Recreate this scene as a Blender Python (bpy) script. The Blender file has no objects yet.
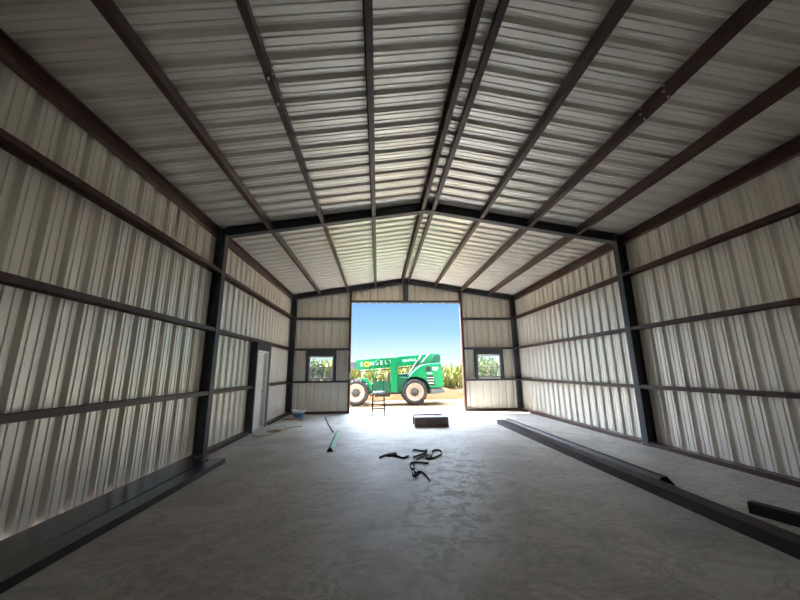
import bpy, bmesh, math, random
from mathutils import Vector, Matrix
random.seed(7)
PI = math.pi
C = bpy.context.scene.collection

# ------------------------------------------------------------------ mesh helpers
class MB:
    """collects shapes, builds ONE mesh object"""
    def __init__(s): s.v = []; s.f = []; s.sm = []
    def add(s, vs, fs, smooth=False):
        o = len(s.v); s.v += [tuple(v) for v in vs]
        for f in fs: s.f.append(tuple(i + o for i in f)); s.sm.append(smooth)
        return s
    def box(s, a, b):
        (x0, y0, z0), (x1, y1, z1) = a, b
        v = [(x0,y0,z0),(x1,y0,z0),(x1,y1,z0),(x0,y1,z0),(x0,y0,z1),(x1,y0,z1),(x1,y1,z1),(x0,y1,z1)]
        return s.add(v, [(0,3,2,1),(4,5,6,7),(0,1,5,4),(1,2,6,5),(2,3,7,6),(3,0,4,7)])
    def obox(s, c, ax, ay, az):
        c, ax, ay, az = map(Vector, (c, ax, ay, az)); v = []
        for k in (-1, 1):
            for (i, j) in ((-1,-1),(1,-1),(1,1),(-1,1)): v.append(c + i*ax + j*ay + k*az)
        return s.add(v, [(0,3,2,1),(4,5,6,7),(0,1,5,4),(1,2,6,5),(2,3,7,6),(3,0,4,7)])
    def bar(s, p, q, w, h, up=(0,0,1)):
        p, q = Vector(p), Vector(q); d = (q-p); L = d.length; d.normalize()
        r = d.cross(Vector(up)).normalized(); u = r.cross(d)
        return s.obox((p+q)/2, d*L/2, r*w/2, u*h/2)
    def ext(s, prof, o, u, w, d, smooth=False):
        """closed 2-D profile (list of (a,b)) at o + a*u + b*w, swept along vector d, capped"""
        o, u, w, d = map(Vector, (o, u, w, d)); n = len(prof)
        v = [o + a*u + b*w for a, b in prof]; v += [p + d for p in v]
        f = [(i, (i+1) % n, n + (i+1) % n, n + i) for i in range(n)]
        s.add(v, f, smooth)
        return s.add(v, [tuple(range(n))[::-1], tuple(range(n, 2*n))])
    def tube(s, pts, r, n=8, closed=False, smooth=True):
        pts = [Vector(p) for p in pts]; m = len(pts); rings = []; up = None
        rr = r if isinstance(r, (list, tuple)) else [r]*m
        for i, p in enumerate(pts):
            if closed: d = pts[(i+1) % m] - pts[i-1]
            else: d = pts[min(i+1, m-1)] - pts[max(i-1, 0)]
            d.normalize()
            if up is None: up = Vector((0,0,1)) if abs(d.z) < .9 else Vector((1,0,0))
            a = d.cross(up)
            if a.length < 1e-4: a = d.orthogonal()
            a.normalize(); b = a.cross(d); up = b
            rings.append([p + rr[i]*(math.cos(2*PI*k/n)*a + math.sin(2*PI*k/n)*b) for k in range(n)])
        v = [q for R in rings for q in R]; f = []
        for i in range(m if closed else m-1):
            j = (i+1) % m
            for k in range(n): f.append((i*n+k, i*n+(k+1) % n, j*n+(k+1) % n, j*n+k))
        s.add(v, f, smooth)
        if not closed: s.add(v, [tuple(range(n))[::-1], tuple((m-1)*n+k for k in range(n))])
        return s
    def lathe(s, prof, o, axis, n=24, smooth=True, cap=True):
        """prof: list of (radius, height along axis)"""
        o = Vector(o); ax = Vector(axis).normalized(); a = ax.orthogonal().normalized(); b = ax.cross(a)
        v = [o + h*ax + r*(math.cos(2*PI*k/n)*a + math.sin(2*PI*k/n)*b) for r, h in prof for k in range(n)]
        f = [(i*n+k, i*n+(k+1) % n, (i+1)*n+(k+1) % n, (i+1)*n+k) for i in range(len(prof)-1) for k in range(n)]
        s.add(v, f, smooth)
        if cap and prof[0][0] > 1e-5: s.add(v, [tuple(range(n))[::-1]])
        if cap and prof[-1][0] > 1e-5: s.add(v, [tuple((len(prof)-1)*n+k for k in range(n))])
        return s
    def ribbon(s, pts, w, th, side=(0,0,1)):
        """flat strap: rectangle w (along side) x th swept on pts"""
        pts = [Vector(p) for p in pts]; m = len(pts); v = []
        for i, p in enumerate(pts):
            d = (pts[min(i+1, m-1)] - pts[max(i-1, 0)]).normalized()
            sd = Vector(side[i] if isinstance(side, list) else side); sd = (sd - d*sd.dot(d)).normalized(); nn = d.cross(sd)
            for a, b in ((-1,-1),(1,-1),(1,1),(-1,1)): v.append(p + sd*a*w/2 + nn*b*th/2)
        f = [(i*4+k, i*4+(k+1) % 4, (i+1)*4+(k+1) % 4, (i+1)*4+k) for i in range(m-1) for k in range(4)]
        f += [(3,2,1,0), tuple((m-1)*4+k for k in range(4))]
        return s.add(v, f)
    def build(s, name, m, parent=None, bevel=0, fix=True):
        me = bpy.data.meshes.new(name)
        off = Vector((0,0,0))
        if parent is None and s.v:
            xs = [v[0] for v in s.v]; ys = [v[1] for v in s.v]; zs = [v[2] for v in s.v]
            off = Vector(((min(xs)+max(xs))/2, (min(ys)+max(ys))/2, min(zs)))
        me.from_pydata([tuple(Vector(v)-off) for v in s.v], [], s.f)
        me.polygons.foreach_set('use_smooth', s.sm)
        if fix:
            b = bmesh.new(); b.from_mesh(me)
            bmesh.ops.remove_doubles(b, verts=b.verts, dist=1e-5)
            bmesh.ops.recalc_face_normals(b, faces=b.faces); b.to_mesh(me); b.free()
        me.materials.append(m)
        o = bpy.data.objects.new(name, me); C.objects.link(o); o.location = off
        if parent is not None: o.parent = parent
        if bevel:
            md = o.modifiers.new('bevel', 'BEVEL'); md.width = bevel; md.segments = 2; md.limit_method = 'ANGLE'
        return o

def tag(o, label, cat, group=None, kind=None):
    o['label'] = label; o['category'] = cat
    if group: o['group'] = group
    if kind: o['kind'] = kind
    return o
def empty(name, loc, label, cat, group=None, kind=None):
    o = bpy.data.objects.new(name, None); C.objects.link(o); o.location = loc; o.empty_display_size = .2
    return tag(o, label, cat, group, kind)
def struct(o, label, cat): return tag(o, label, cat, None, 'structure')

# ------------------------------------------------------------------ materials
def mat(name, col, rough=.5, metal=0, spec=.5, noise=None, bump=None, coords='Object'):
    """noise=(scale, col2, contrast_lo, contrast_hi), bump=(scale,strength)"""
    m = bpy.data.materials.new(name); m.use_nodes = True; nt = m.node_tree; N = nt.nodes; L = nt.links
    bs = N['Principled BSDF']; bs.inputs['Roughness'].default_value = rough; bs.inputs['Metallic'].default_value = metal
    bs.inputs['Specular IOR Level'].default_value = spec
    bs.inputs['Base Color'].default_value = (*col, 1)
    tc = N.new('ShaderNodeTexCoord')
    if noise:
        sc, c2, lo, hi = noise
        t = N.new('ShaderNodeTexNoise'); t.inputs['Scale'].default_value = sc; t.inputs['Detail'].default_value = 6
        r = N.new('ShaderNodeValToRGB'); r.color_ramp.elements[0].position = lo; r.color_ramp.elements[1].position = hi
        r.color_ramp.elements[0].color = (*col, 1); r.color_ramp.elements[1].color = (*c2, 1)
        L.new(tc.outputs[coords], t.inputs['Vector']); L.new(t.outputs['Fac'], r.inputs['Fac']); L.new(r.outputs['Color'], bs.inputs['Base Color'])
    if bump:
        t = N.new('ShaderNodeTexNoise'); t.inputs['Scale'].default_value = bump[0]; t.inputs['Detail'].default_value = 5
        b = N.new('ShaderNodeBump'); b.inputs['Strength'].default_value = bump[1]; b.inputs['Distance'].default_value = .02
        L.new(tc.outputs[coords], t.inputs['Vector']); L.new(t.outputs['Fac'], b.inputs['Height']); L.new(b.outputs['Normal'], bs.inputs['Normal'])
    return m

M = {}
M['galv'] = mat('galvalume sheet', (.90,.87,.79), .42, .5, .5, noise=(38, (.87,.842,.765), .35, .65))
M['red'] = mat('red oxide primer', (.050,.022,.019), .45, 0, .4, noise=(9, (.072,.034,.028), .35, .7))
M['frame'] = mat('dark grey frame paint', (.050,.056,.066), .5, 0, .4, noise=(7, (.065,.07,.08), .35, .7))
M['brownsteel'] = mat('dark brown painted trim', (.028,.019,.018), .55, 0, .25, noise=(6, (.042,.030,.028), .35, .7))
M['offcut'] = mat('mid brown painted trim', (.17,.138,.134), .5, 0, .3, noise=(6, (.21,.175,.17), .35, .7))
M['brownmatte'] = mat('dark brown painted flat sheet', (.040,.035,.038), .28, 0, .5, noise=(4, (.052,.046,.050), .35, .7))
M['blacksteel'] = mat('near black steel', (.016,.015,.017), .5, 0, .4, noise=(6, (.028,.026,.028), .35, .7))
M['bolt'] = mat('zinc bolt', (.75,.75,.75), .3, 1, noise=(40, (.6,.6,.6), .4, .6))
M['vinyl'] = mat('white vinyl', (.78,.80,.80), .4, noise=(5, (.72,.74,.74), .4, .6))
M['doorwhite'] = mat('white door paint', (.84,.84,.80), .45, noise=(3, (.80,.80,.77), .4, .6))
M['doorgrey'] = mat('grey galvanised jamb', (.30,.33,.32), .45, .2, noise=(5, (.25,.28,.27), .4, .6))
M['alu'] = mat('aluminium', (.72,.72,.70), .35, .7, noise=(20, (.62,.62,.60), .4, .6))
M['rubberfoot'] = mat('black rubber', (.02,.02,.02), .7, noise=(30, (.03,.03,.03), .4, .6))
M['strap'] = mat('black webbing', (.012,.013,.016), .75, 0, .3, noise=(60, (.028,.03,.034), .4, .6))
M['aqua'] = mat('pale aqua trim paint', (.34,.62,.55), .4, noise=(6, (.40,.68,.6), .4, .6))
M['aquadark'] = mat('dull green rod', (.10,.15,.13), .5, noise=(12, (.14,.19,.17), .4, .6))
M['blue'] = mat('blue bucket plastic', (.10,.27,.55), .4, noise=(4, (.13,.32,.6), .4, .6))
M['white'] = mat('white plastic', (.82,.84,.84), .4, noise=(4, (.76,.78,.78), .4, .6))
M['rope'] = mat('tan rope', (.36,.27,.12), .85, 0, .2, noise=(80, (.5,.4,.2), .4, .6))
M['wood'] = mat('raw wood', (.42,.30,.17), .7, noise=(25, (.52,.38,.22), .4, .6))
M['whitecord'] = mat('pale plastic cable', (.80,.83,.86), .5, noise=(10, (.55,.6,.64), .4, .6))
M['ladder'] = mat('dull ladder metal', (.085,.078,.075), .5, 0, noise=(20, (.12,.11,.105), .4, .6))
M['screen'] = None

def concrete():
    m = bpy.data.materials.new('concrete slab'); m.use_nodes = True; nt = m.node_tree; N = nt.nodes; L = nt.links
    bs = N['Principled BSDF']; bs.inputs['Specular IOR Level'].default_value = .28
    def noise(scale, detail=6, rough=.6, dist=0, vec=None):
        t = N.new('ShaderNodeTexNoise'); t.inputs['Scale'].default_value = scale; t.inputs['Detail'].default_value = detail
        t.inputs['Roughness'].default_value = rough; t.inputs['Distortion'].default_value = dist
        L.new(vec or geo.outputs['Position'], t.inputs['Vector']); return t.outputs['Fac']
    def ramp(f, stops):
        r = N.new('ShaderNodeValToRGB'); e = r.color_ramp.elements
        while len(e) < len(stops): e.new(.5)
        for k, (p, c) in enumerate(stops): e[k].position = p; e[k].color = (*c, 1) if len(c) == 3 else c
        L.new(f, r.inputs['Fac']); return r.outputs['Color']
    def mix(f, a, b, mode='MIX'):
        x = N.new('ShaderNodeMix'); x.data_type = 'RGBA'; x.blend_type = mode
        if isinstance(f, (int, float)): x.inputs[0].default_value = f
        else: L.new(f, x.inputs[0])
        L.new(a, x.inputs[6])
        if isinstance(b, tuple): x.inputs[7].default_value = (*b, 1)
        else: L.new(b, x.inputs[7])
        return x.outputs[2]
    geo = N.new('ShaderNodeNewGeometry')
    base = ramp(noise(1.1, 8, .65, .6), [(.3,(.40,.375,.345)), (.5,(.54,.51,.475)), (.7,(.63,.60,.565))])
    fine = ramp(noise(14, 5, .7), [(.3,(.78,.78,.78)), (.7,(1.08,1.08,1.08))])
    c = mix(1, base, fine, 'MULTIPLY')
    # swept streaks across the slab
    mp = N.new('ShaderNodeMapping'); mp.inputs['Scale'].default_value = (.8, 1.5, 1); mp.inputs['Rotation'].default_value = (0,0,.9)
    L.new(geo.outputs['Position'], mp.inputs['Vector'])
    st = ramp(noise(1.6, 7, .7, 1.0, mp.outputs['Vector']), [(.46,(0,0,0)), (.5,(.55,.55,.55)), (.54,(0,0,0))])
    c = mix(st, c, (.27,.26,.25))
    # pale powdery smears around the middle of the floor
    sub = N.new('ShaderNodeVectorMath'); sub.operation = 'SUBTRACT'; sub.inputs[1].default_value = (-.05, 5.2, 0)
    L.new(geo.outputs['Position'], sub.inputs[0])
    def dot(v):
        q = N.new('ShaderNodeVectorMath'); q.operation = 'DOT_PRODUCT'; q.inputs[1].default_value = v; L.new(sub.outputs[0], q.inputs[0]); return q.outputs['Value']
    cb = N.new('ShaderNodeCombineXYZ'); L.new(dot((.966/.85, -.26/.85, 0)), cb.inputs[0]); L.new(dot((.26/3.2, .966/3.2, 0)), cb.inputs[1])
    ln = N.new('ShaderNodeVectorMath'); ln.operation = 'LENGTH'; L.new(cb.outputs[0], ln.inputs[0])
    near = ramp(ln.outputs['Value'], [(.25,(1,1,1)), (1,(0,0,0))])
    sp = ramp(noise(4.2, 9, .78, .8), [(.45,(0,0,0)), (.53,(1,1,1))])
    pm = mix(1, near, sp, 'MULTIPLY')
    c = mix(pm, c, (.86,.88,.90))
    L.new(c, bs.inputs['Base Color'])
    rr = ramp(noise(2.3, 6, .6), [(.3,(.42,.42,.42)), (.7,(.62,.62,.62))])
    L.new(rr, bs.inputs['Roughness'])
    b = N.new('ShaderNodeBump'); b.inputs['Strength'].default_value = .12; b.inputs['Distance'].default_value = .01
    L.new(noise(9, 8, .7), b.inputs['Height']); L.new(b.outputs['Normal'], bs.inputs['Normal'])
    return m
M['concrete'] = concrete()

def glass_mat():
    m = bpy.data.materials.new('window glass'); m.use_nodes = True; nt = m.node_tree; N = nt.nodes; L = nt.links
    N.clear(); out = N.new('ShaderNodeOutputMaterial'); mx = N.new('ShaderNodeMixShader'); fr = N.new('ShaderNodeFresnel')
    tr = N.new('ShaderNodeBsdfTransparent'); tr.inputs[0].default_value = (.93,.96,.95,1); gl = N.new('ShaderNodeBsdfGlossy'); gl.inputs['Roughness'].default_value = .02
    L.new(fr.outputs[0], mx.inputs[0]); L.new(tr.outputs[0], mx.inputs[1]); L.new(gl.outputs[0], mx.inputs[2]); L.new(mx.outputs[0], out.inputs[0])
    return m
M['glass'] = glass_mat()
def screen_mat():
    m = bpy.data.materials.new('insect screen mesh'); m.use_nodes = True; nt = m.node_tree; N = nt.nodes; L = nt.links
    N.clear(); out = N.new('ShaderNodeOutputMaterial'); mx = N.new('ShaderNodeMixShader'); mx.inputs[0].default_value = .42
    tr = N.new('ShaderNodeBsdfTransparent'); d = N.new('ShaderNodeBsdfDiffuse'); d.inputs[0].default_value = (.16,.17,.18,1)
    L.new(tr.outputs[0], mx.inputs[1]); L.new(d.outputs[0], mx.inputs[2]); L.new(mx.outputs[0], out.inputs[0])
    return m
M['screen'] = screen_mat()
M['sand'] = mat('pale dry sandy ground', (.160,.104,.055), .95, 0, .1, noise=(.9, (.195,.132,.072), .3, .7), bump=(6, .4), coords='Object')
M['dirt'] = mat('orange dug soil', (.075,.024,.008), .95, 0, .1, noise=(1.6, (.11,.04,.014), .3, .7), bump=(4, .6))
M['green'] = mat('bright green machine paint', (.0,.215,.075), .4, 0, .4, noise=(3, (.0,.245,.09), .3, .7))
M['greendark'] = mat('dark green machine paint', (.004,.085,.045), .45, 0, .4, noise=(3, (.007,.11,.06), .3, .7))
M['tire'] = mat('tyre rubber', (.035,.035,.04), .8, 0, .3, noise=(8, (.075,.07,.065), .4, .7))
M['rim'] = mat('cream rim paint', (.46,.39,.33), .5, 0, .3, noise=(6, (.38,.32,.27), .4, .7))
M['hub'] = mat('grey hub', (.07,.07,.075), .6, 0, .3, noise=(10, (.12,.11,.11), .4, .7))
M['machinegrey'] = mat('machine grey', (.10,.115,.13), .5, 0, .4, noise=(6, (.15,.16,.18), .4, .7))
M['machineblack'] = mat('machine black', (.02,.02,.024), .5, 0, .4, noise=(9, (.04,.04,.045), .4, .7))
M['chrome'] = mat('dull rod', (.30,.30,.31), .4, .5, noise=(10, (.25,.25,.26), .4, .7))
M['yellow'] = mat('yellow decal', (.9,.68,.03), .5, noise=(10, (.85,.62,.03), .4, .7))
M['decal'] = mat('white decal', (.85,.86,.84), .5, noise=(10, (.8,.8,.78), .4, .7))
M['orange'] = mat('orange lens', (.5,.13,.02), .3, noise=(10, (.45,.1,.02), .4, .7))
def leaf_mat(name, a, b):
    m = mat(name, a, .6, 0, .2, noise=(.8, b, .3, .7)); N = m.node_tree.nodes; bs = N['Principled BSDF']
    bs.inputs['Transmission Weight'].default_value = 0
    return m
M['leaf'] = leaf_mat('yellow green leaves', (.13,.165,.035), (.31,.30,.11))
M['leafdark'] = leaf_mat('dark green leaves', (.03,.055,.015), (.06,.09,.03))
M['trunk'] = mat('bark', (.14,.10,.07), .9, noise=(12, (.2,.15,.1), .4, .7))

# ------------------------------------------------------------------ the building
W = 4.57; A = 4.37                       # wall sheet plane, inner flange plane
HE, HR = 4.407, 5.10                     # underside of rafter at column / at ridge
S = (HR-HE)/A
FR = (.53, 6.93, 13.24)                  # frame centre lines
Y0, Y1 = -5.85, 13.36                    # near and far wall sheet planes
RO = .208                                # purlin depth
def zr(x): return HR - S*abs(x)          # underside of purlins
def zroof(x): return zr(x) + RO

# ribbed sheet profile over one 0.3048 pitch: (t, depth outward)
PITCH = .3048
def profile(t0, t1, phase=0):
    """polyline of (t, depth) between t0 and t1"""
    pts = []
    base = [(-.058,0),(-.020,.044),(.020,.044),(.058,0)]
    for c in (-.102, .102):
        base += [(c-.014,0),(c-.006,.009),(c+.006,.009),(c+.014,0)]
    base.sort()
    k0 = math.floor((t0-phase)/PITCH) - 1; k1 = math.ceil((t1-phase)/PITCH) + 1
    for k in range(k0, k1+1):
        for a, d in base: pts.append((phase + k*PITCH + a, d))
    pts.sort()
    def at(t):
        for (a, d), (b, e) in zip(pts, pts[1:]):
            if a <= t <= b: return d + (e-d)*(t-a)/(b-a) if b > a else d
        return 0
    return [(t0, at(t0))] + [p for p in pts if t0+1e-4 < p[0] < t1-1e-4] + [(t1, at(t1))]
def sheet(mb, prof, lo, hi, n=1):
    """prof points -> strip between lo(t,d) and hi(t,d)"""
    v = []; f = []
    for t, d in prof: v += [lo(t, d), hi(t, d)]
    for i in range(len(prof)-1): f.append((2*i, 2*i+2, 2*i+3, 2*i+1))
    mb.add(v, f)

ZB = .02
# left wall with the walk-door opening, right wall, end walls, roof
DY0, DY1, DZ = 9.36, 10.42, 2.16
def side(mb, sx, y0, y1, z0, z1, ph):
    sheet(mb, profile(y0, y1, ph), lambda t, d: (sx*(W+d), t, z0), lambda t, d: (sx*(W+d), t, z1))
mb = MB(); zt = zroof(W) + .045
side(mb, -1, Y0, DY0, ZB, zt, 3.39); side(mb, -1, DY0, DY1, DZ, zt, 3.39); side(mb, -1, DY1, Y1, ZB, zt, 3.39)
wl = struct(mb.build('wall_left', M['galv'], fix=False), 'left side wall of bare ribbed metal sheet', 'wall')
mb = MB(); side(mb, 1, Y0, Y1, ZB, zt, 4.70)
struct(mb.build('wall_right', M['galv'], fix=False), 'right side wall of bare ribbed metal sheet', 'wall')
# far wall: door and two windows
DX0, DX1, DH = -2.19, 2.24, 4.27
WN = [(-3.80, -2.84, 1.235, 2.14), (2.84, 3.80, 1.235, 2.16)]
mb = MB()
def fw(x0, x1, z0, z1=None):
    sheet(mb, profile(x0, x1, .05), lambda t, d: (t, Y1+d, z0), lambda t, d: (t, Y1+d, z1 if z1 else zroof(t)))
fw(-W, WN[0][0], ZB); fw(WN[0][0], WN[0][1], ZB, WN[0][2]); fw(WN[0][0], WN[0][1], WN[0][3]); fw(WN[0][1], DX0, ZB)
fw(DX0, 0, DH); fw(0, DX1, DH)
fw(DX1, WN[1][0], ZB); fw(WN[1][0], WN[1][1], ZB, WN[1][2]); fw(WN[1][0], WN[1][1], WN[1][3]); fw(WN[1][1], W, ZB)
struct(mb.build('wall_far', M['galv'], fix=False), 'far gable wall of ribbed metal sheet around the big doorway', 'wall')
mb = MB()
for a, b, z0 in ((-W, 0, ZB), (0, W, ZB)):
    sheet(mb, profile(a, b, .05), lambda t, d: (t, Y0-d, z0), lambda t, d: (t, Y0-d, zroof(t)))
struct(mb.build('wall_near', M['galv'], fix=False), 'near gable wall of bare ribbed metal sheet', 'wall')
mb = MB()
for sx in (-1, 1):
    sheet(mb, profile(Y0, Y1+.15, 3.07), lambda t, d: (0, t, zroof(0)+d), lambda t, d: (sx*(W+.12), t, zroof(W+.12)+d))
struct(mb.build('ceiling', M['galv'], fix=False), 'pitched roof of bare ribbed metal sheet seen from below', 'roof')
mb = MB().box((-W-.02, Y0-.03, -.25), (W+.02, Y1+.03, 0))
struct(mb.build('floor', M['concrete']), 'grey concrete slab floor with pale powdery smears', 'floor')
# outside
mb = MB().box((-160, Y1+.03, -1), (160, 400, -.03))
struct(mb.build('ground', M['sand']), 'pale dry sandy ground outside the big doorway', 'ground')

# --- steel members
def cprof(dep, fl, lip=.02, t=.004):
    """C section: web along a=0, depth along b, flanges along +a, lips turned in"""
    return [(0,0),(fl,0),(fl,lip),(fl-t,lip),(fl-t,t),(t,t),(t,dep-t),(fl-t,dep-t),(fl-t,dep-lip),(fl,dep-lip),(fl,dep),(0,dep)]
def iprof(dep, fl, tf=.011, tw=.007):
    h = fl/2; w = tw/2; d = dep
    return [(-h,0),(h,0),(h,tf),(w,tf),(w,d-tf),(h,d-tf),(h,d),(-h,d),(-h,d-tf),(-w,d-tf),(-w,tf),(-h,tf)]

bays = [('near', FR[0]+.006, FR[1]-.006), ('far', FR[1]+.006, FR[2]-.006)]
fnames = {1: 'middle portal frame of dark steel, two columns and a pitched rafter', 2: 'end portal frame of dark steel against the far gable wall'}
for k in (1, 2):
    y = FR[k]
    root = empty('portal_frame', (0, y, 0), fnames[k], 'steel frame', 'portal frames of the shed')
    for sx in (-1, 1):
        m_ = MB().ext(iprof(.197, .16), (sx*A, 0, .012), (0,1,0), (sx,0,0), (0,0,HE-.012+.02))
        c_ = m_.build('column', M['frame'], root)
        pl = MB().box((min(sx*(A-.02), sx*(W-.01)), -.10, 0), (max(sx*(A-.02), sx*(W-.01)), .10, .012)); pl.build('base_plate', M['frame'], c_)
        for (bx, by) in ((A-.005, .09), (A-.005, -.09)): MB().lathe([(.012,.012),(.012,.03),(.006,.03),(.006,.045)], (sx*bx, by, 0), (0,0,1), 8, False).build('anchor_bolt', M['bolt'], c_)
        # rafter: swept along the slope
        L = Vector((-sx*A, 0, HR-HE)); n = Vector((sx*S, 0, 1)).normalized()
        # vertical cut profile so both halves meet at the ridge
        m_ = MB().ext([(a, b*1.0) for a, b in iprof(.206, .16)], (sx*A, 0, HE), (0,1,0), (0,0,1), L)
        r_ = m_.build('rafter', M['frame'], root)
        # knee: web panel above the column head with end plate and bolts
        kp = MB().ext([(0, .022), (.197, .022), (.197, .206-.197*S), (0, .206)], (sx*A, -.0035, HE), (sx,0,0), (0,0,1), (0,.007,0))
        kp.box((min(sx*A, sx*(A+.012)), -.08, HE-.0), (max(sx*A, sx*(A+.012)), .08, HE+.19))
        kp.build('knee_plate', M['frame'], root)
        for (dx, dz) in ((.05,.06),(.14,.05),(.05,.15),(.14,.13)): MB().lathe([(.014,0),(.014,.012),(.007,.012),(.007,.022)], (sx*(A+dx), -.0035, HE+dz), (0,-1,0), 8, False).build('bolt', M['bolt'], root)
    rp = MB().box((-.012, -.085, HR-.02), (.012, .085, HR+.20)); rp.build('ridge_plate', M['frame'], root)
    for sx in (-1, 1):
        for dz in (.05, .15):
            for dy in (-.05, .05): MB().lathe([(.014,0),(.014,.01),(.007,.01),(.007,.02)], (sx*.012, dy, HR+dz), (sx,0,0), 8, False).build('bolt', M['bolt'], root)
    if k == 2:
        # centre post from header up to the ridge
        MB().ext(iprof(.18, .20), (0, -.08, DH+.075), (1,0,0), (0,1,0), (0,0,HR-DH-.08)).build('gable_post', M['frame'], root)

# girts (legs-down C sections set between the columns)
GZ = (3.645, 2.435, 1.205)
gl = {0: 'top', 1: 'middle', 2: 'bottom'}
for sx, sname in ((-1, 'left'), (1, 'right')):
    for bn, ya, yb in bays:
        for gi, g in enumerate(GZ):
            segs = [(ya, yb)]
            cut = sx < 0 and bn == 'far' and gi == 2
            if cut: segs = [(ya, DY0-.22), (DY1+.22, yb)]
            for si, (p, q) in enumerate(segs):
                ext_ = '' if not cut else (' before the walk door' if si == 0 else ' past the walk door')
                m_ = MB().ext(cprof(.172, .072), (sx*(A+.013), p, g), (0,0,-1), (sx,0,0), (0, q-p, 0))
                root = m_.build('girt', M['red'])
                root_l = f'{gl[gi]} red-brown steel girt on {sname} wall, {bn} bay{ext_}'
                tag(root, root_l, 'girt', 'girts along the side walls')
        # base channel on the slab
        segs = [(ya, yb)] if not (sx < 0 and bn == 'far') else [(ya, DY0-.22), (DY1+.22, yb)]
        for si, (p, q) in enumerate(segs):
            ext_ = '' if len(segs) == 1 else (' before the walk door' if si == 0 else ' past the walk door')
            m_ = MB().ext(cprof(.165, .075), (sx*(A+.017), p, .075), (0,0,-1), (sx,0,0), (0, q-p, 0))
            o = m_.build('base_channel', M['red']); o.location.z -= .0
            tag(o, f'red-brown base channel on the floor, {sname} wall, {bn} bay{ext_}', 'base channel', 'base channels along the walls')
# eave struts and purlins
PX = (.115, 1.215, 2.335, 3.45)
pn = {0: 'ridge purlin', 1: 'first purlin down from the ridge', 2: 'second purlin down from the ridge', 3: 'lowest purlin above the eave'}
for sx, sname in ((-1, 'left'), (1, 'right')):
    n = Vector((sx*S, 0, 1)).normalized(); t = Vector((sx, 0, -S)).normalized()
    for bn, ya, yb in bays:
        m_ = MB().ext(cprof(.22, .085), (sx*(W-.006), ya, zroof(W)-.235), (-sx,0,0), (0,0,1), (0, yb-ya, 0))
        tag(m_.build('eave_strut', M['red']), f'red-brown eave strut along top of {sname} wall, {bn} bay', 'eave strut', 'eave struts')
        for pi_, px in enumerate(PX):
            nm = f'red-brown steel {pn[pi_]} on {sname} roof slope, {bn} bay'
            o0 = Vector((sx*(px-.035), ya, zr(px-.035)))
            o0 = o0 + n*.013
            m_ = MB().ext(cprof(.180, .075), o0, t, n, (0, yb-ya, 0))
            if pi_ == 2 and bn == 'near':
                root = m_.build('purlin', M['red']); off = root.location
                lp = MB().ext(cprof(.184, .081), o0 - t*.004 - n*.004 + Vector((0, 2.55, 0)), t, n, (0, .55, 0))
                for i in range(len(lp.v)): lp.v[i] = tuple(Vector(lp.v[i]) - off)
                lp.build('lap_plate', M['red'], root)
                for yy in (2.62, 2.98):
                    for s_ in (.05, .14):
                        bb = MB().lathe([(.016,0),(.016,.014),(.008,.014),(.008,.03)], o0 + Vector((0, yy, 0)) + n*s_ - t*.004 - off, -t, 8, False); bb.build('bolt', M['bolt'], root)
                    bb = MB().lathe([(.014,0),(.014,.012),(.008,.012),(.008,.03)], o0 + Vector((0, yy, 0)) + t*.04 - n*.004 - off, -n, 8, False); bb.build('bolt', M['bolt'], root)
            else:
                root = m_.build('purlin', M['red'])
            tag(root, nm, 'purlin', 'purlins under the roof')
# far wall framing
YI = 13.16
for sname, x0, x1 in (('left', -A+.01, DX0-.085), ('right', DX1+.085, A-.01)):
    for gi, g in enumerate(GZ):
        m_ = MB().ext(cprof(.18, .072), (x0, YI, g), (0,0,-1), (0,1,0), (x1-x0, 0, 0))
        tag(m_.build('girt', M['frame']), f'{gl[gi]} dark girt on far wall {sname} of the big doorway', 'girt', 'girts on the far wall')
    m_ = MB().ext(cprof(.18, .075), (x0, YI, .075), (0,0,-1), (0,1,0), (x1-x0, 0, 0))
    tag(m_.build('base_channel', M['red']), f'base channel under far wall {sname} of the big doorway', 'base channel', 'base channels along the walls')
for sname, x, d in (('left', DX0, -1), ('right', DX1, 1)):
    m_ = MB().ext(cprof(.19, .08), (x, YI, .0), (d,0,0), (0,1,0), (0,0,zr(x)-.004))
    tag(m_.build('jamb_channel', M['red']), f'tall steel jamb channel on {sname} side of the big doorway', 'door jamb', 'jambs of the big doorway')
m_ = MB().ext(cprof(.19, .08), (DX0+.002, YI, DH), (0,0,1), (0,1,0), (DX1-DX0-.004, 0, 0))
tag(m_.build('header_channel', M['frame']), 'dark steel header channel across top of the big doorway', 'door header')

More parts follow.
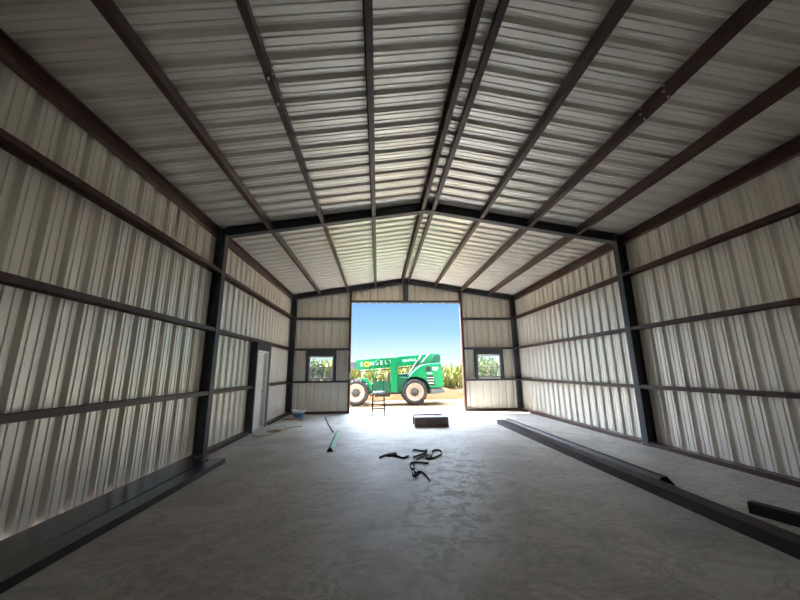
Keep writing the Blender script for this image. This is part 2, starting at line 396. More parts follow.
# windows
for k, (x0, x1, z0, z1) in enumerate(WN):
    sname = ('left', 'right')[k]
    # opening framing in dark steel
    root = empty('window_surround', ((x0+x1)/2, YI, GZ[2]), f'dark steel channel surround of the {sname} window', 'window framing', 'window framing on the far wall')
    cx = (x0+x1)/2; hz = GZ[2]
    for d, xx in ((-1, x0), (1, x1)):
        MB().ext(cprof(.18, .09), (xx-cx, 0, .004), (d,0,0), (0,1,0), (0,0,GZ[1]-.076-hz)).build('jamb', M['frame'], root)
    MB().ext([(0,0),(.18,0),(.18,.004),(.004,.004),(.004,GZ[1]-.08-z1),(0,GZ[1]-.08-z1)], (x0-cx+.001, 0, z1-hz), (0,1,0), (0,0,1), (x1-x0-.002, 0, 0)).build('head_plate', M['frame'], root)
    w_ = bpy.data.objects.new(f'window_{k+1}', None); C.objects.link(w_); w_.location = (cx, Y1-.03, z0)
    struct(w_, f'white single-hung window in the far wall {sname} of the big doorway', 'window')
    hw = (x1-x0)/2-.004; h = z1-z0-.004; f_ = .042
    fm = MB().box((-hw,-.03,0), (hw,.05,f_)).box((-hw,-.03,h-f_), (hw,.05,h)).box((-hw,-.03,f_), (-hw+f_,.05,h-f_)).box((hw-f_,-.03,f_), (hw,.05,h-f_))
    fm.build('window_frame', M['vinyl'], w_, .003)
    mz = h*.52
    sa = MB().box((-hw+f_,-.02,mz-.02), (hw-f_,.03,mz+.02))
    sa.box((-hw+f_,-.018,f_), (-hw+f_+.03,.0,mz-.02)).box((hw-f_-.03,-.018,f_), (hw-f_,.0,mz-.02)).box((-hw+f_+.03,-.018,f_), (hw-f_-.03,.0,f_+.035))
    sa.build('sash', M['vinyl'], w_)
    MB().box((-hw+f_,.010,mz+.02), (hw-f_,.014,h-f_)).build('pane', M['glass'], w_)
    MB().box((-hw+f_+.03,-.012,f_+.035), (hw-f_-.03,-.008,mz-.02)).build('pane', M['glass'], w_)
    if k == 0:
        MB().box((-hw+f_,.036,f_), (hw-f_,.038,mz-.02)).build('insect_screen', M['screen'], w_)

# walk door in the left wall: dark channel jambs, white door and frame
root = empty('door_surround', (-W+.1, (DY0+DY1)/2, 0), 'dark steel channel surround of the walk door in the left wall', 'door framing')
yc = (DY0+DY1)/2; zc = GZ[1]-.08
for d, yy in ((-1, DY0), (1, DY1)):
    # 8 inch channel, web facing along the wall, legs away from the opening
    MB().ext(cprof(.185, .075), (-W+.192-(-W+.1), yy-yc, 0), (0,d,0), (-1,0,0), (0,0,zc)).build('jamb', M['frame'] if d < 0 else M['doorgrey'], root)
MB().ext(cprof(.185, zc-DZ-.002), (-W+.192-(-W+.1), DY0-yc+.001, DZ), (0,0,1), (-1,0,0), (0,DY1-DY0-.002,0)).build('header', M['blacksteel'], root)
d_ = bpy.data.objects.new('door_1', None); C.objects.link(d_); d_.location = (-W, yc, 0)
struct(d_, 'white walk door with white frame in the left wall', 'door')
w2 = (DY1-DY0)/2-.006
fm = MB().box((-.02,-w2,0), (.14,-w2+.045,DZ-.004)).box((-.02,w2-.045,0), (.14,w2,DZ-.004)).box((-.02,-w2+.045,DZ-.05), (.14,w2-.045,DZ-.004))
fm.build('door_frame', M['doorwhite'], d_, .003)
dl = MB().box((-.01,-w2+.048,.01), (.035,w2-.048,DZ-.055))
for zz in ((.15,.9),(1.05,1.9)):
    for yy in ((-.36,-.04),(.04,.36)):
        dl.box((.035,yy[0],zz[0]), (.04,yy[1],zz[1]))
slab = dl.build('door_leaf', M['doorwhite'], d_, .002)
kb = MB().lathe([(.03,0),(.03,.006),(.012,.008),(.012,.04),(.028,.05),(.03,.065),(.02,.078),(0,.08)], (.035,.40,1.0), (1,0,0), 16)
kb.build('door_knob', M['bolt'], slab)
MB().box((-.02,-w2+.045,0), (.14,w2-.045,.01)).build('threshold', M['alu'], d_)

# ------------------------------------------------------------------ things on the floor
# long C channel girder lying on the right of the floor
m_ = MB().ext(cprof(.20, .085, .025, .005), (2.36, 10.0, 0), (0,0,1), (1,0,0), (-.03, -8.3, 0))
m_ = MB()
pr = [(0,0),(.20,0),(.20,.03),(.195,.03),(.195,.005),(.005,.005),(.005,.115),(.195,.115),(.195,.09),(.20,.09),(.20,.12),(0,.12)]
m_.ext(pr, (2.36, 10.0, 0), (1,0,0), (0,0,1), (-.03, -8.4, 0))
tag(m_.build('steel_channel', M['brownsteel']), 'longest dark brown steel channel lying on the floor on the right', 'steel channel')
# inverted V trim lying beside it
m_ = MB(); t_ = .004
m_.ext([(0,0),(.11,.125),(.19,.125),(.30,0),(.294,0),(.187,.12),(.113,.12),(.006,0)], (2.585, 10.15, 0), (1,0,0), (0,0,1), (-.02, -5.55, 0))
tag(m_.build('ridge_trim', M['brownsteel']), 'folded brown metal trim with open triangular end beside the longest channel', 'metal trim')
# short channel at the right edge
m_ = MB()
dv = Vector((.62, -1.75, 0)); u_ = Vector((dv.y, -dv.x, 0)).normalized()*-1
m_.ext([(0,0),(.10,0),(.10,.02),(.096,.02),(.096,.004),(.004,.004),(.004,.111),(.096,.111),(.096,.095),(.10,.095),(.10,.115),(0,.115)], (2.90, 3.74, 0), u_, (0,0,1), dv)
tag(m_.build('steel_channel', M['blacksteel']), 'short black steel channel on the floor at the right edge of the photo', 'steel channel')
# stack of flat brown panels along the left wall
for i, (xa, xb, y0, wh) in enumerate(((-4.535, -4.075, 2.55, 'next to the left wall'), (-4.072, -3.845, 2.95, 'on the side away from the left wall'))):
    w = xb-xa; h = .082; t = .004
    back = [(0,h-t),(0,h)] if i == 0 else [(t,h-t),(t,0),(0,0),(0,h)]
    m_ = MB().ext(back + [(w,h),(w,0),(w-t,0),(w-t,h-t)], (xa, y0, 0), (1,0,0), (0,0,1), (0 if i == 0 else .05, 6.47-y0, 0))
    tag(m_.build('steel_pan', M['brownmatte']), f'long flat dark metal pan on floor {wh}', 'metal pan', 'flat metal pans along the left wall')
# folded offcut in the middle
root = empty('channel_offcut', (.39, 10.05, 0), 'short dark brown box channel offcut on the floor in front of the doorway', 'channel offcut')
MB().ext([(-.29,0),(-.29,.255),(.29,.255),(.29,0),(.284,0),(.284,.249),(-.284,.249),(-.284,0)], (-.48,0,0), (0,1,0), (0,0,1), (.97,0,0)).build('channel_body', M['offcut'], root)
MB().box((-.48,.235,.255), (.40,.29,.285)).build('folded_lip', M['offcut'], root)
MB().box((-.484,-.292,.0), (-.479,-.25,.255)).build('edge_strip', M['alu'], root)

# aqua folded trim and rod
a_, b_ = Vector((-2.06, 7.12, 0)), Vector((-2.15, 9.2, 0))
m_ = MB().ext([(-.075,0),(0,.085),(.075,0),(.069,0),(0,.077),(-.069,0)], a_, (1,0,0), (0,0,1), b_-a_)
tag(m_.build('angle_trim', M['aqua']), 'pale aqua green folded trim lying on the concrete floor', 'metal trim')
m_ = MB().tube([(-2.28, 9.2, .016), (-2.62, 10.7, .016), (-2.93, 12.1, .016)], .016, 8)
tag(m_.build('rod', M['aquadark']), 'thin dark green rod on the floor behind the aqua trim', 'rod')

# bucket
root = empty('bucket', (-3.82, 12.05, 0), 'blue bucket with white lid by the far wall corner', 'bucket')
MB().lathe([(.0,0),(.15,0),(.155,.01),(.172,.17),(.18,.17),(.18,.195),(.17,.195)], (0,0,0), (0,0,1), 28).build('pail', M['blue'], root)
MB().lathe([(.0,.196),(.20,.196),(.215,.206),(.222,.27),(.21,.285),(.17,.285),(.165,.278),(0,.278)], (0,0,0), (0,0,1), 28).build('lid', M['white'], root)
hp = [(.2*math.cos(t), -.03-.19*math.sin(t)*.9, .18-.13*math.sin(t)) for t in [PI*k/12 for k in range(13)]]
MB().tube(hp, .004, 6).build('handle', M['bolt'], root)

# rope heap by the walk door, and scraps in the far left corner
def wob(n, cx, cy, r, turns, z=.008, sq=.6, seed=1):
    rd = random.Random(seed); pts = []
    for i in range(n):
        t = 2*PI*turns*i/n; rr = r*(.75+.5*rd.random())
        pts.append((cx+rr*math.cos(t), cy+rr*math.sin(t)*sq, z+.012*rd.random()+.02*(i/n)))
    return pts
rp = [(-4.30,9.30,.009), (-4.26,8.98,.009), (-4.12,8.82,.009), (-3.95,8.9,.009), (-3.83,9.12,.009)]
rp += wob(60, -3.86, 9.5, .16, 6, seed=3) + [(-3.72,9.85,.009), (-3.62,10.15,.009), (-3.45,10.3,.009), (-3.3,10.22,.009)]
def smooth(p, k=3):
    p = [Vector(q) for q in p]
    for _ in range(k):
        q = [p[0]]
        for a, b in zip(p, p[1:]): q += [a*.75+b*.25, a*.25+b*.75]
        q.append(p[-1]); p = q
    return p
m_ = MB().tube(smooth(rp, 2), .009, 6)
tag(m_.build('rope', M['rope']), 'tan rope heaped on the floor by the walk door', 'rope')
m_ = MB().tube(smooth(wob(40, -4.05, 11.75, .2, 4, seed=5) + [(-3.85,12.0,.009), (-3.8,11.85,.009)], 2), .009, 6)
tag(m_.build('rope', M['rope']), 'tangled tan rope near the far left corner beside the bucket', 'rope')
m_ = MB().obox((-3.62, 11.5, .03), (.07,.02,0), (-.015,.05,0), (0,0,.03))
tag(m_.build('wood_scrap', M['wood'], None, .003), 'small wood scrap on the floor near the bucket', 'wood scrap')

# coiled pale cable hanging on the jamb left of the doorway
m_ = MB()
for k in range(4):
    m_.tube([(-2.33+(.115+.006*k)*math.cos(t), 13.135-.010*k, 1.38+(.125+.004*k)*math.sin(t)) for t in [2*PI*j/28 for j in range(28)]], .010, 6, closed=True)
m_.tube(smooth([(-2.33,13.12,1.50), (-2.31,13.13,1.75), (-2.27,13.13,2.05), (-2.25,13.15,2.30)], 2), .009, 6)
tag(m_.build('cable_coil', M['whitecord']), 'coiled pale cable hanging on the far wall left of the doorway', 'cable')

# black ratchet straps tangled on the floor: one strap with sub-pieces
def strap(pts, w=.05, th=.006, k=3):
    pts = smooth(pts, k); side = []
    for i, p in enumerate(pts):
        a = .9*math.sin(i*.23); side.append((math.sin(a)*.25, math.cos(a)*.2, 1.0 if (i//14) % 2 else .55))
    return pts, side
def px(u, v):   # layout of the straps on the slab, metres
    return u, v
SP1 = [(-1.09,6.45,.02), (-1.01,6.59,.02), (-0.90,6.72,.02), (-0.79,6.76,.02), (-0.77,6.61,.02), (-0.85,6.51,.02), (-0.77,6.57,.02), (-0.72,6.44,.02), (-0.66,6.37,.02), (-0.56,6.52,.02)]
SP2 = [(-0.44,6.87,.02), (-0.41,7.02,.02), (-0.32,6.91,.02), (-0.21,6.84,.02), (-0.14,6.99,.02), (-0.19,6.74,.02), (-0.29,6.61,.02), (-0.42,6.48,.02), (-0.47,6.44,.02), (-0.48,6.27,.02), (-0.47,6.53,.02)]
SP3 = [(-0.44,6.27,.02), (-0.33,6.43,.02), (-0.19,6.60,.02), (-0.18,6.41,.02), (-0.28,6.33,.02), (-0.22,6.28,.02), (-0.12,6.32,.02), (-0.00,6.48,.02), (0.08,6.61,.02), (0.11,6.86,.02), (0.03,6.94,.02), (-0.07,6.83,.02), (-0.09,6.63,.02)]
SP4 = [(-0.25,6.12,.02), (-0.27,5.98,.02), (-0.36,6.04,.02), (-0.49,6.07,.02), (-0.55,6.06,.02), (-0.59,5.92,.02), (-0.59,5.74,.02), (-0.56,5.64,.02), (-0.51,5.88,.02), (-0.53,5.92,.02)]
SP5 = [(-0.58,5.60,.02), (-0.60,5.38,.02), (-0.57,5.31,.02), (-0.52,5.41,.02), (-0.54,5.53,.02), (-0.57,5.47,.02), (-0.56,5.35,.02), (-0.50,5.53,.02), (-0.45,5.53,.02), (-0.41,5.39,.02), (-0.39,5.19,.02), (-0.38,5.07,.02)]
m_ = MB()
root = empty('ratchet_strap', (-.1, 6.0, 0), 'tangled black webbing straps lying in the middle of the floor', 'strap')
OFF = Vector((0, 0, 0))
def loc(pts): return [Vector(p) + OFF - Vector((-.1, 6.0, 0)) for p in pts]
for sp in (SP1, SP2, SP3, SP4, SP5):
    p_, s_ = strap(loc(sp), k=2); m_.ribbon(p_, .034, .005, s_)
m_.build('webbing', M['strap'], root)
for nm_, (bx, by), ang in (('ratchet_buckle', (-.86, 6.66), .5), ('ratchet_buckle', (-.20, 6.40), 1.1)):
    c_, s_ = math.cos(ang), math.sin(ang)
    MB().obox((bx+.1, by-6.0, .022), (.085*c_, .085*s_, .006), (-.045*s_, .045*c_, 0), (0,0,.02)).build(nm_, M['strap'], root, .006)

# step ladder with handrail
root = empty('step_ladder', (-1.10, 12.42, 0), 'small aluminium step ladder standing in the doorway in front of the green machine', 'ladder')
hw = .225
for sx in (-1, 1):
    MB().bar((sx*hw,-.22,.03), (sx*(hw-.03),.08,.78), .06, .055, (1,0,0)).build('front_rail', M['ladder'], root)
    MB().bar((sx*hw,.42,.03), (sx*(hw-.03),.14,.78), .045, .03, (1,0,0)).build('rear_leg', M['ladder'], root)
    f_ = MB().box((sx*hw-.025,-.26,0), (sx*hw+.025,-.19,.05)); f_.build('foot', M['rubberfoot'], root, .004)
    f_ = MB().box((sx*hw-.022,.395,0), (sx*hw+.022,.455,.045)); f_.build('foot', M['rubberfoot'], root, .004)
    MB().tube(smooth([(sx*(hw-.03),.12,.74), (sx*(hw-.03),.15,1.1), (sx*(hw-.03),.16,1.36)], 2), .02, 8).build('hand_rail', M['ladder'], root)
MB().tube(smooth([(-hw+.03,.16,1.35), (-hw+.03,.16,1.41), (-hw+.07,.16,1.43), (hw-.07,.16,1.43), (hw-.03,.16,1.41), (hw-.03,.16,1.35)], 2), .02, 8).build('hand_rail', M['ladder'], root)
for z in (.25, .50):
    yy = -.22+.3*(z-.03)/.75
    MB().box((-hw+.015,yy-.05,z-.025), (hw-.015,yy+.05,z+.02)).build('tread', M['ladder'], root, .003)
MB().box((-hw+.01,-.02,.76), (hw-.01,.22,.82)).build('platform', M['white'], root, .003)

# ------------------------------------------------------------------ telehandler outside
TY = 17.05; TZ = -.03
T = empty('telehandler', (0, TY, TZ), 'bright green telescopic handler parked outside the big doorway', 'telehandler')
def rel(y): return y-TY
YN = rel(15.9)
# wheels
def wheel(x, y, s):
    n = 44; R = .60; prof = [(.40,-.19),(.47,-.215),(.54,-.21),(.575,-.16),(.58,0),(.575,.16),(.54,.21),(.47,.215),(.40,.19)]
    m_ = MB().lathe(prof, (0,0,0), (0,1,0), n, True, False)
    for k in range(20):
        for side_ in (-1, 1):
            t = 2*PI*(k+.5*(side_ > 0))/20; dt = .16*side_
            pa = Vector((math.cos(t)*.582, side_*.01, math.sin(t)*.582)); pb = Vector((math.cos(t+.17)*.575, side_*.20, math.sin(t+.17)*.575))
            m_.bar(pa, pb, .05, .05, (math.cos(t),0,math.sin(t)))
    w_ = m_.build('wheel', M['tire'], T); w_.location = (x, y, .60)
    r_ = MB().lathe([(.0,-.12),(.13,-.12),(.14,-.13),(.20,-.12),(.32,-.15),(.345,-.19),(.41,-.205),(.415,-.195),(.415,.18),(.40,.19),(.3,.05),(0,.05)] if s < 0 else [(.0,.12),(.13,.12),(.14,.13),(.20,.12),(.32,.15),(.345,.19),(.41,.205),(.415,.195),(.415,-.18),(.40,-.19),(.3,-.05),(0,-.05)], (0,0,0), (0,1,0), 40)
    r_.build('rim', M['rim'], w_)
    h_ = MB().lathe([(.185,0),(.18,.04),(.11,.065),(.095,.095),(0,.105)], (0, s*.118, 0), (0,s,0), 24)
    for k in range(8): h_.lathe([(.02,0),(.02,.03),(0,.03)], (.2*math.cos(k*PI/4), s*.115, .2*math.sin(k*PI/4)), (0,s,0), 8, False)
    h_.build('hub', M['hub'], w_)
FX, RX = -2.14, .60
for x in (FX, RX):
    wheel(x, YN+.20, -1); wheel(x, -YN-.20, 1)
    MB().tube([(x,YN+.3,.60), (x,-.25,.60), (x,0,.60), (x,.25,.60), (x,-YN-.3,.60)], [.09,.10,.20,.10,.09], 14).build('axle', M['machineblack'], T)
# chassis
MB().ext([(-2.65,.62),(-2.5,.48),(1.7,.46),(1.95,.62),(1.95,1.0),(1.1,1.25),(.5,1.30),(-.2,1.26),(-.35,.98),(-2.2,.95),(-2.6,1.02)], (0,-.42,0), (1,0,0), (0,0,1), (0,.84,0)).build('chassis', M['greendark'], T, .015)
MB().box((-1.36,YN+.12,.50), (-.2,YN+.72,.60)).build('cab_floor', M['machineblack'], T, .01)
MB().box((-1.28,YN+.14,.40), (-.55,YN+.40,.50)).build('cab_step', M['machineblack'], T, .008)
# boom tower, boom
MB().ext([(-.25,1.2),(.4,1.25),(1.4,1.3),(2.0,1.9),(2.02,2.36),(1.7,2.36),(1.35,1.85),(.5,1.45),(-.2,1.4)], (0,-.30,0), (1,0,0), (0,0,1), (0,.1,0)).build('boom_tower', M['greendark'], T, .01)
MB().ext([(-.25,1.2),(.4,1.25),(1.4,1.3),(2.0,1.9),(2.02,2.36),(1.7,2.36),(1.35,1.85),(.5,1.45),(-.2,1.4)], (0,.20,0), (1,0,0), (0,0,1), (0,.1,0)).build('boom_tower', M['greendark'], T, .01)
MB().ext([(-2.18,1.62),(2.02,1.96),(1.97,2.44),(-2.20,2.13)], (0,-.19,0), (1,0,0), (0,0,1), (0,.38,0)).build('boom', M['green'], T, .02)
MB().ext([(-2.9,1.64),(-2.19,1.70),(-2.20,2.06),(-2.9,2.01)], (0,-.14,0), (1,0,0), (0,0,1), (0,.28,0)).build('inner_boom', M['machinegrey'], T, .012)
MB().ext([(-3.3,.75),(-3.05,.72),(-2.82,1.55),(-2.85,2.08),(-3.05,2.08),(-3.15,1.6)], (0,-.16,0), (1,0,0), (0,0,1), (0,.32,0)).build('boom_head', M['green'], T, .02)
cr = MB()
for z in (.45, .80, 1.15): cr.box((-3.48,-.65,z), (-3.40,.65,z+.09))
for y in (-.6, -.2, .2, .56): cr.box((-3.46,y,.30), (-3.41,y+.05,1.5))
cr.box((-3.42,-.15,.6), (-3.2,.15,1.1)); cr.build('carriage', M['machineblack'], T, .006)
for y in (-.42, .30):
    MB().ext([(-3.52,1.2),(-3.47,1.2),(-3.47,.22),(-3.55,.17),(-4.75,.20),(-4.75,.215),(-3.52,.235)], (0,y,0), (1,0,0), (0,0,1), (0,.12,0)).build('fork', M['machineblack'], T)
# lift cylinders and hoses
MB().tube([(.30,-.40,1.20), (.40,-.40,1.36), (.86,-.40,2.06)], .062, 14).build('lift_cylinder', M['machineblack'], T)
MB().tube([(.86,-.40,2.06), (1.02,-.40,2.30)], .035, 12).build('cylinder_rod', M['chrome'], T)
MB().tube([(1.02,-.36,1.86), (1.28,-.36,2.20)], .06, 14).build('slave_cylinder', M['machinegrey'], T)
MB().tube([(1.28,-.36,2.20), (1.42,-.36,2.38)], .035, 12).build('cylinder_rod', M['chrome'], T)
MB().tube(smooth([(-2.1,-.2,1.55), (-1.2,-.21,1.60), (0,-.21,1.72), (.9,-.21,1.80)], 2), .025, 8).build('hose', M['machineblack'], T)
# engine hood on the near side with grille, vent
hood = MB().ext([(.36,1.28),(.50,1.48),(.66,1.64),(.92,1.82),(1.28,1.90),(1.86,1.93),(1.93,1.70),(1.97,.78),(1.33,.78),(1.24,1.0),(1.08,1.17),(.85,1.27),(.6,1.30)], (0,YN+.03,0), (1,0,0), (0,0,1), (0,.72,0)).build('engine_hood', M['green'], T, .03)
g_ = MB()
for k in range(4):
    z = .90+k*.125
    g_.ext([(0,0),(-.02,.02),(-.02,.075),(0,.075)], (1.18+.02*(3-k),YN+.03,z), (0,1,0), (0,0,1), (.33-.01*k,0,0))
g_.build('grille', M['machineblack'], hood)
g_ = MB()
for k in range(3): g_.box((1.18+.02*(3-k),YN+.005,.98+k*.125), (1.50,YN+.03,1.012+k*.125))
g_.build('louvre_slat', M['decal'], hood)
MB().box((1.14,YN+.012,1.54), (1.37,YN+.04,1.75)).build('intake_vent', M['machineblack'], hood, .01)
MB().ext([(1.34,.74),(1.98,.74),(2.04,.58),(1.90,.53),(1.36,.48)], (0,YN+.03,0), (1,0,0), (0,0,1), (0,-2*YN-.06,0)).build('counterweight', M['machinegrey'], T, .02)
MB().box((1.2,.45,.78), (1.95,1.1,1.6)).build('fuel_tank', M['green'], T, .03)
# side panel between cab and hood, front fender
MB().ext([(-.2,.60),(.02,.62),(.06,.9),(.25,1.14),(.4,1.26),(-.2,1.30)], (0,YN+.10,0), (1,0,0), (0,0,1), (0,.5,0)).build('side_panel', M['greendark'], T, .015)
MB().ext([(-1.88,1.28),(-1.62,1.22),(-1.42,.95),(-1.40,.70),(-1.48,.70),(-1.55,.92),(-1.72,1.10),(-1.88,1.16)], (0,YN+.04,0), (1,0,0), (0,0,1), (0,.45,0)).build('fender', M['green'], T, .012)
# cab
cab = MB()
yn, yf = YN+.06, YN+.86
for y in (yn, yf-.06):
    cab.ext([(-.52,.60),(-.22,.60),(-.20,2.16),(-.50,2.18)], (0,y,0), (1,0,0), (0,0,1), (0,.06,0))                      # rear post
    cab.ext([(-1.38,.60),(-1.32,.60),(-1.26,1.88),(-1.02,2.12),(-1.02,2.19),(-1.06,2.18),(-1.32,1.91)], (0,y,0), (1,0,0), (0,0,1), (0,.06,0))   # front post
    cab.ext([(-1.06,2.12),(-.2,2.12),(-.2,2.19),(-1.06,2.19)], (0,y,0), (1,0,0), (0,0,1), (0,.06,0))
cab.box((-1.06,yn+.06,2.13), (-.2,yf-.06,2.19)).box((-.30,yn+.06,2.02), (-.22,yf-.06,2.13)).box((-.30,yn+.06,1.25), (-.22,yf-.06,1.33))
cabo = cab.build('cab_frame', M['green'], T, .012)
MB().ext([(-1.34,.62),(-.54,.62),(-.54,1.04),(-.75,1.14),(-1.33,1.10)], (0,yn+.005,0), (1,0,0), (0,0,1), (0,.03,0)).build('cab_door', M['greendark'], T, .01)
for z in (1.45, 1.62, 1.79, 1.96): MB().box((-.27,yn-.008,z-.045), (-.235,yn+.0,z+.03)).build('vent_slot', M['machineblack'], cabo)
MB().box((-.95,yn+.2,.60), (-.55,yn+.62,.95)).box((-.66,yn+.2,.95), (-.56,yn+.62,1.5)).build('seat', M['machineblack'], T, .04)
MB().tube([(-1.22,yn+.4,.9), (-1.08,yn+.4,1.22)], .03, 10).build('steering_column', M['machineblack'], T)
MB().tube([(-1.08+.16*math.cos(t)*.4, yn+.4+.16*math.sin(t), 1.23+.16*math.cos(t)*.9*-.3) for t in [2*PI*k/20 for k in range(20)]], .014, 6, closed=True).build('steering_wheel', M['machineblack'], T)
MB().box((-1.34,yn+.1,.62), (-1.24,yf-.1,1.08)).build('dashboard', M['machinegrey'], T, .02)
MB().lathe([(.045,0),(.045,.03),(.038,.10),(.02,.12),(0,.12)], (-.40,yn+.3,2.19), (0,0,1), 14).build('beacon', M['orange'], T)
MB().tube(smooth([(-1.3,yn+.02,1.85), (-1.42,yn-.1,1.88), (-1.46,yn-.12,1.8)], 2), .01, 6).build('mirror_arm', M['machineblack'], T)
MB().box((-1.50,yn-.22,1.58), (-1.47,yn-.06,1.80)).build('mirror', M['machineblack'], T, .008)
MB().tube(smooth([(.95,-.15+.55,1.6), (.95,.4,2.2), (.98,.4,2.3)], 2), .04, 10).build('exhaust', M['machineblack'], T)
MB().tube([(-1.26,YN+.4,.55), (-1.5,YN+.4,.45)], .05, 10).build('steer_link', M['machineblack'], T)

def text(body, size, loc_, m, parent, rot=(PI/2,0,0), shear=0, name='lettering', th=.004):
    cu = bpy.data.curves.new(name, 'FONT'); cu.body = body; cu.size = size; cu.extrude = th; cu.align_x = 'CENTER'; cu.align_y = 'CENTER'; cu.shear = shear; cu.offset = size*.018
    t_ = bpy.data.objects.new(name, cu); C.objects.link(t_)
    dg = bpy.context.evaluated_depsgraph_get(); me = bpy.data.meshes.new_from_object(t_.evaluated_get(dg))
    bpy.data.objects.remove(t_)
    o = bpy.data.objects.new(name, me); C.objects.link(o); me.materials.clear(); me.materials.append(m)
    o.parent = parent; o.location = loc_; o.rotation_euler = rot
    return o
boomo = [o for o in T.children if o.name.startswith('boom') and o.name.split('.')[0] == 'boom'][0]
sl = math.atan2(.33, 4.2)
def bz(x): return 1.875 + (x+2.19)*.079
for ch, x in (('S', -1.93), ('N', -1.43), ('B', -1.18), ('E', -.95), ('L', -.72), ('T', -.50)):
    text(ch, .27, (x, -.193, bz(x)), M['decal'], boomo, (PI/2, -sl, 0))
MB().lathe([(.06,0),(.135,0),(.135,.008),(.06,.008),(.06,0)], (-1.68,-.190,bz(-1.68)), (0,-1,0), 28, False, False).build('round_emblem', M['yellow'], boomo)
text('RENTALS', .17, (.45, -.193, bz(.45)), M['decal'], boomo, (PI/2, -sl, 0))
text('G6-42', .10, (1.62, YN+.022, 1.70), M['decal'], hood) if False else MB().box((1.45,YN+.024,1.68), (1.75,YN+.03,1.73)).box((1.47,YN+.024,1.59), (1.70,YN+.03,1.625)).build('decal_stripe', M['decal'], hood)
MB().box((1.20,YN+.024,1.42), (1.44,YN+.03,1.47)).build('decal_stripe', M['decal'], hood)

# ------------------------------------------------------------------ soil bank and plants beyond
rd = random.Random(11)
m_ = MB(); nx, ny = 70, 14; v = []; f = []
for j in range(ny+1):
    for i in range(nx+1):
        x = -16+34*i/nx; y = 18.6+5.0*j/ny
        e = math.sin(PI*j/ny)**.8
        h = e*(.48+.15*math.sin(x*.7+1)+.09*math.sin(x*2.3+y)+.05*rd.random()) - .06
        v.append((x, y, h))
for j in range(ny):
    for i in range(nx): f.append((j*(nx+1)+i, j*(nx+1)+i+1, (j+1)*(nx+1)+i+1, (j+1)*(nx+1)+i))
m_.add(v, f, True)
tag(m_.build('dirt_bank', M['dirt']), 'low bank of orange dug soil behind the green machine', 'soil', None, 'stuff')
m_ = MB()
def blade(m_, base, az, L, w, droop):
    p = Vector(base); d = Vector((math.cos(az), math.sin(az), 0)); sdv = Vector((-d.y, d.x, 0)); v = []; n = 4
    for i in range(n+1):
        s = i/n; q = p + d*L*.55*s*droop + Vector((0,0,1))*L*(s-.5*droop*s*s)
        ww = w*(1-s)**.6*.5 + .002
        v += [q-sdv*ww, q+sdv*ww]
    m_.add(v, [(2*i, 2*i+1, 2*i+3, 2*i+2) for i in range(n)])
for k in range(1500):
    x = rd.uniform(-22, 20); y = rd.uniform(28, 34); H = rd.uniform(2.0, 3.2)*(1+.12*math.sin(x*.9))
    for b in range(9):
        z = rd.uniform(0, .55)*H
        blade(m_, (x+rd.uniform(-.1,.1), y, z-.03), rd.uniform(0, 2*PI), (H-z)*rd.uniform(.6,1.0), rd.uniform(.08,.16), rd.uniform(.3,1.1))
tag(m_.build('tall_grass', M['leaf'], fix=False), 'tall yellow green crop plants beyond the soil bank', 'plants', None, 'stuff')
def shrub(x, y, h, r, label, seed, m):
    q = random.Random(seed); root = empty('shrub', (x, y, -.03), label, 'shrub', 'shrubs beyond the soil bank')
    t_ = MB()
    for k in range(5):
        a = q.uniform(0, 2*PI); t_.tube([(0,0,0), (.15*r*math.cos(a), .15*r*math.sin(a), h*.3), (.5*r*math.cos(a), .5*r*math.sin(a), h*.7)], [.06,.045,.02], 6)
    t_.build('trunk', M['trunk'], root)
    l_ = MB()
    for k in range(1400):
        a = q.uniform(0, 2*PI); u = q.uniform(-1, 1); s = q.uniform(.5, 1)**.5; rr = r*s*math.sqrt(max(0, 1-u*u))
        c = Vector((rr*math.cos(a), rr*math.sin(a), h*.58+h*.42*u*s)); n1 = Vector((q.gauss(0,1), q.gauss(0,1), q.gauss(0,1))).normalized()
        n2 = n1.orthogonal().normalized(); e = q.uniform(.06,.13)
        l_.add([c-n1*e, c+n2*e*.45, c+n1*e, c-n2*e*.45], [(0,1,2,3)])
    l_.build('foliage', m, root, fix=False)
shrub(-6.3, 25.4, 2.6, 1.2, 'dark green shrub seen through the left window', 1, M['leafdark'])
shrub(6.9, 25.4, 2.7, 1.3, 'dark green shrub seen through the right window', 2, M['leafdark'])

# ------------------------------------------------------------------ light
FILL_HAZE = 7.2
wd = bpy.data.worlds.new('sky'); bpy.context.scene.world = wd; wd.use_nodes = True
N = wd.node_tree.nodes; L = wd.node_tree.links; bg = N['Background']
tc = N.new('ShaderNodeTexCoord'); sp = N.new('ShaderNodeSeparateXYZ'); r = N.new('ShaderNodeValToRGB')
L.new(tc.outputs['Generated'], sp.inputs[0]); L.new(sp.outputs['Z'], r.inputs['Fac'])
e = r.color_ramp.elements
SK = [(0,(.235,.255,.26)), (.045,(.165,.215,.255)), (.11,(.09,.16,.235)), (.20,(.055,.115,.215)), (.5,(.30,.45,.7)), (1,(.25,.42,.8))]
while len(e) < len(SK): e.new(.5)
for k, (p, c) in enumerate(SK): e[k].position = p; e[k].color = (*c, 1)
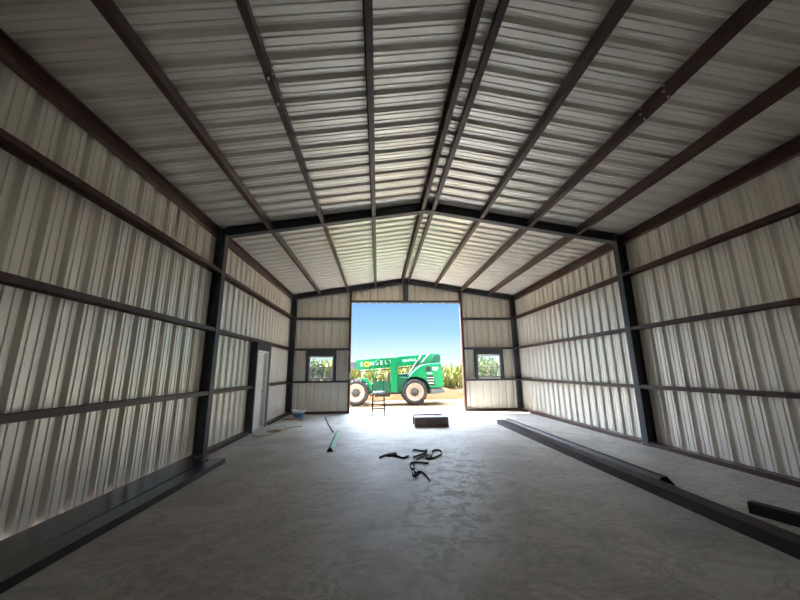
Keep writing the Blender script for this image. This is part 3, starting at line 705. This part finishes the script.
# bright haze added to the unseen upper sky to light the interior
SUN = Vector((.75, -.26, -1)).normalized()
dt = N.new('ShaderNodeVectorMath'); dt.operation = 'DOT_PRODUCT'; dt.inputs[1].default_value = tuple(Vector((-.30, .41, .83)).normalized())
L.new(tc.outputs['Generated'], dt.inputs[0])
gr = N.new('ShaderNodeMapRange'); gr.interpolation_type = 'SMOOTHSTEP'; gr.inputs['From Min'].default_value = .60; gr.inputs['From Max'].default_value = .98; gr.inputs['To Min'].default_value = 0; gr.inputs['To Max'].default_value = FILL_HAZE
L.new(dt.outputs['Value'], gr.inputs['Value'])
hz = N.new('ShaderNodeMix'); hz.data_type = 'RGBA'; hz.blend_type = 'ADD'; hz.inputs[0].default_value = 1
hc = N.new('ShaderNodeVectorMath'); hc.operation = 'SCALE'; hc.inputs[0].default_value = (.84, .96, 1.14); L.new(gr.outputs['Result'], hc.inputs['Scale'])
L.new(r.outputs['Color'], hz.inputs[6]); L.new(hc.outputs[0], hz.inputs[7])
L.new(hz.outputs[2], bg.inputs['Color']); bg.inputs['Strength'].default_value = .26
sd = bpy.data.lights.new('sun', 'SUN'); sd.energy = 2.6; sd.angle = .009; sd.color = (1, .95, .86)
so = bpy.data.objects.new('sun', sd); C.objects.link(so); so.location = (-20, 30, 30)
so.rotation_euler = Vector((.75, -.26, -1)).to_track_quat('-Z', 'Y').to_euler()

# ------------------------------------------------------------------ camera
cd = bpy.data.cameras.new('camera'); cam = bpy.data.objects.new('camera', cd); C.objects.link(cam)
cd.sensor_fit = 'HORIZONTAL'; cd.sensor_width = 36; cd.lens = 331.1/800*36; cd.clip_end = 1000
pi_, ya, ro = .2103, .0672, .0110
fwd = Vector((math.sin(ya)*math.cos(pi_), math.cos(ya)*math.cos(pi_), math.sin(pi_)))
rt = Vector((math.cos(ya), -math.sin(ya), 0)); up = rt.cross(fwd)
# roll
r2 = rt*math.cos(ro) - up*math.sin(ro); u2 = rt*math.sin(ro) + up*math.cos(ro)
mw = Matrix.Identity(4)
for i in range(3): mw[i][0] = r2[i]; mw[i][1] = u2[i]; mw[i][2] = -fwd[i]
mw.translation = Vector((-1.1208, 0, 1.5524)); cam.matrix_world = mw
sc = bpy.context.scene; sc.camera = cam
sc.view_settings.view_transform = 'Standard'; sc.view_settings.look = 'None'; sc.view_settings.gamma = 1
sc.view_settings.exposure = 4.25
try:
    sc.cycles.max_bounces = 16; sc.cycles.diffuse_bounces = 10; sc.cycles.glossy_bounces = 8; sc.cycles.transparent_max_bounces = 12
    sc.cycles.use_denoising = True
except Exception: pass
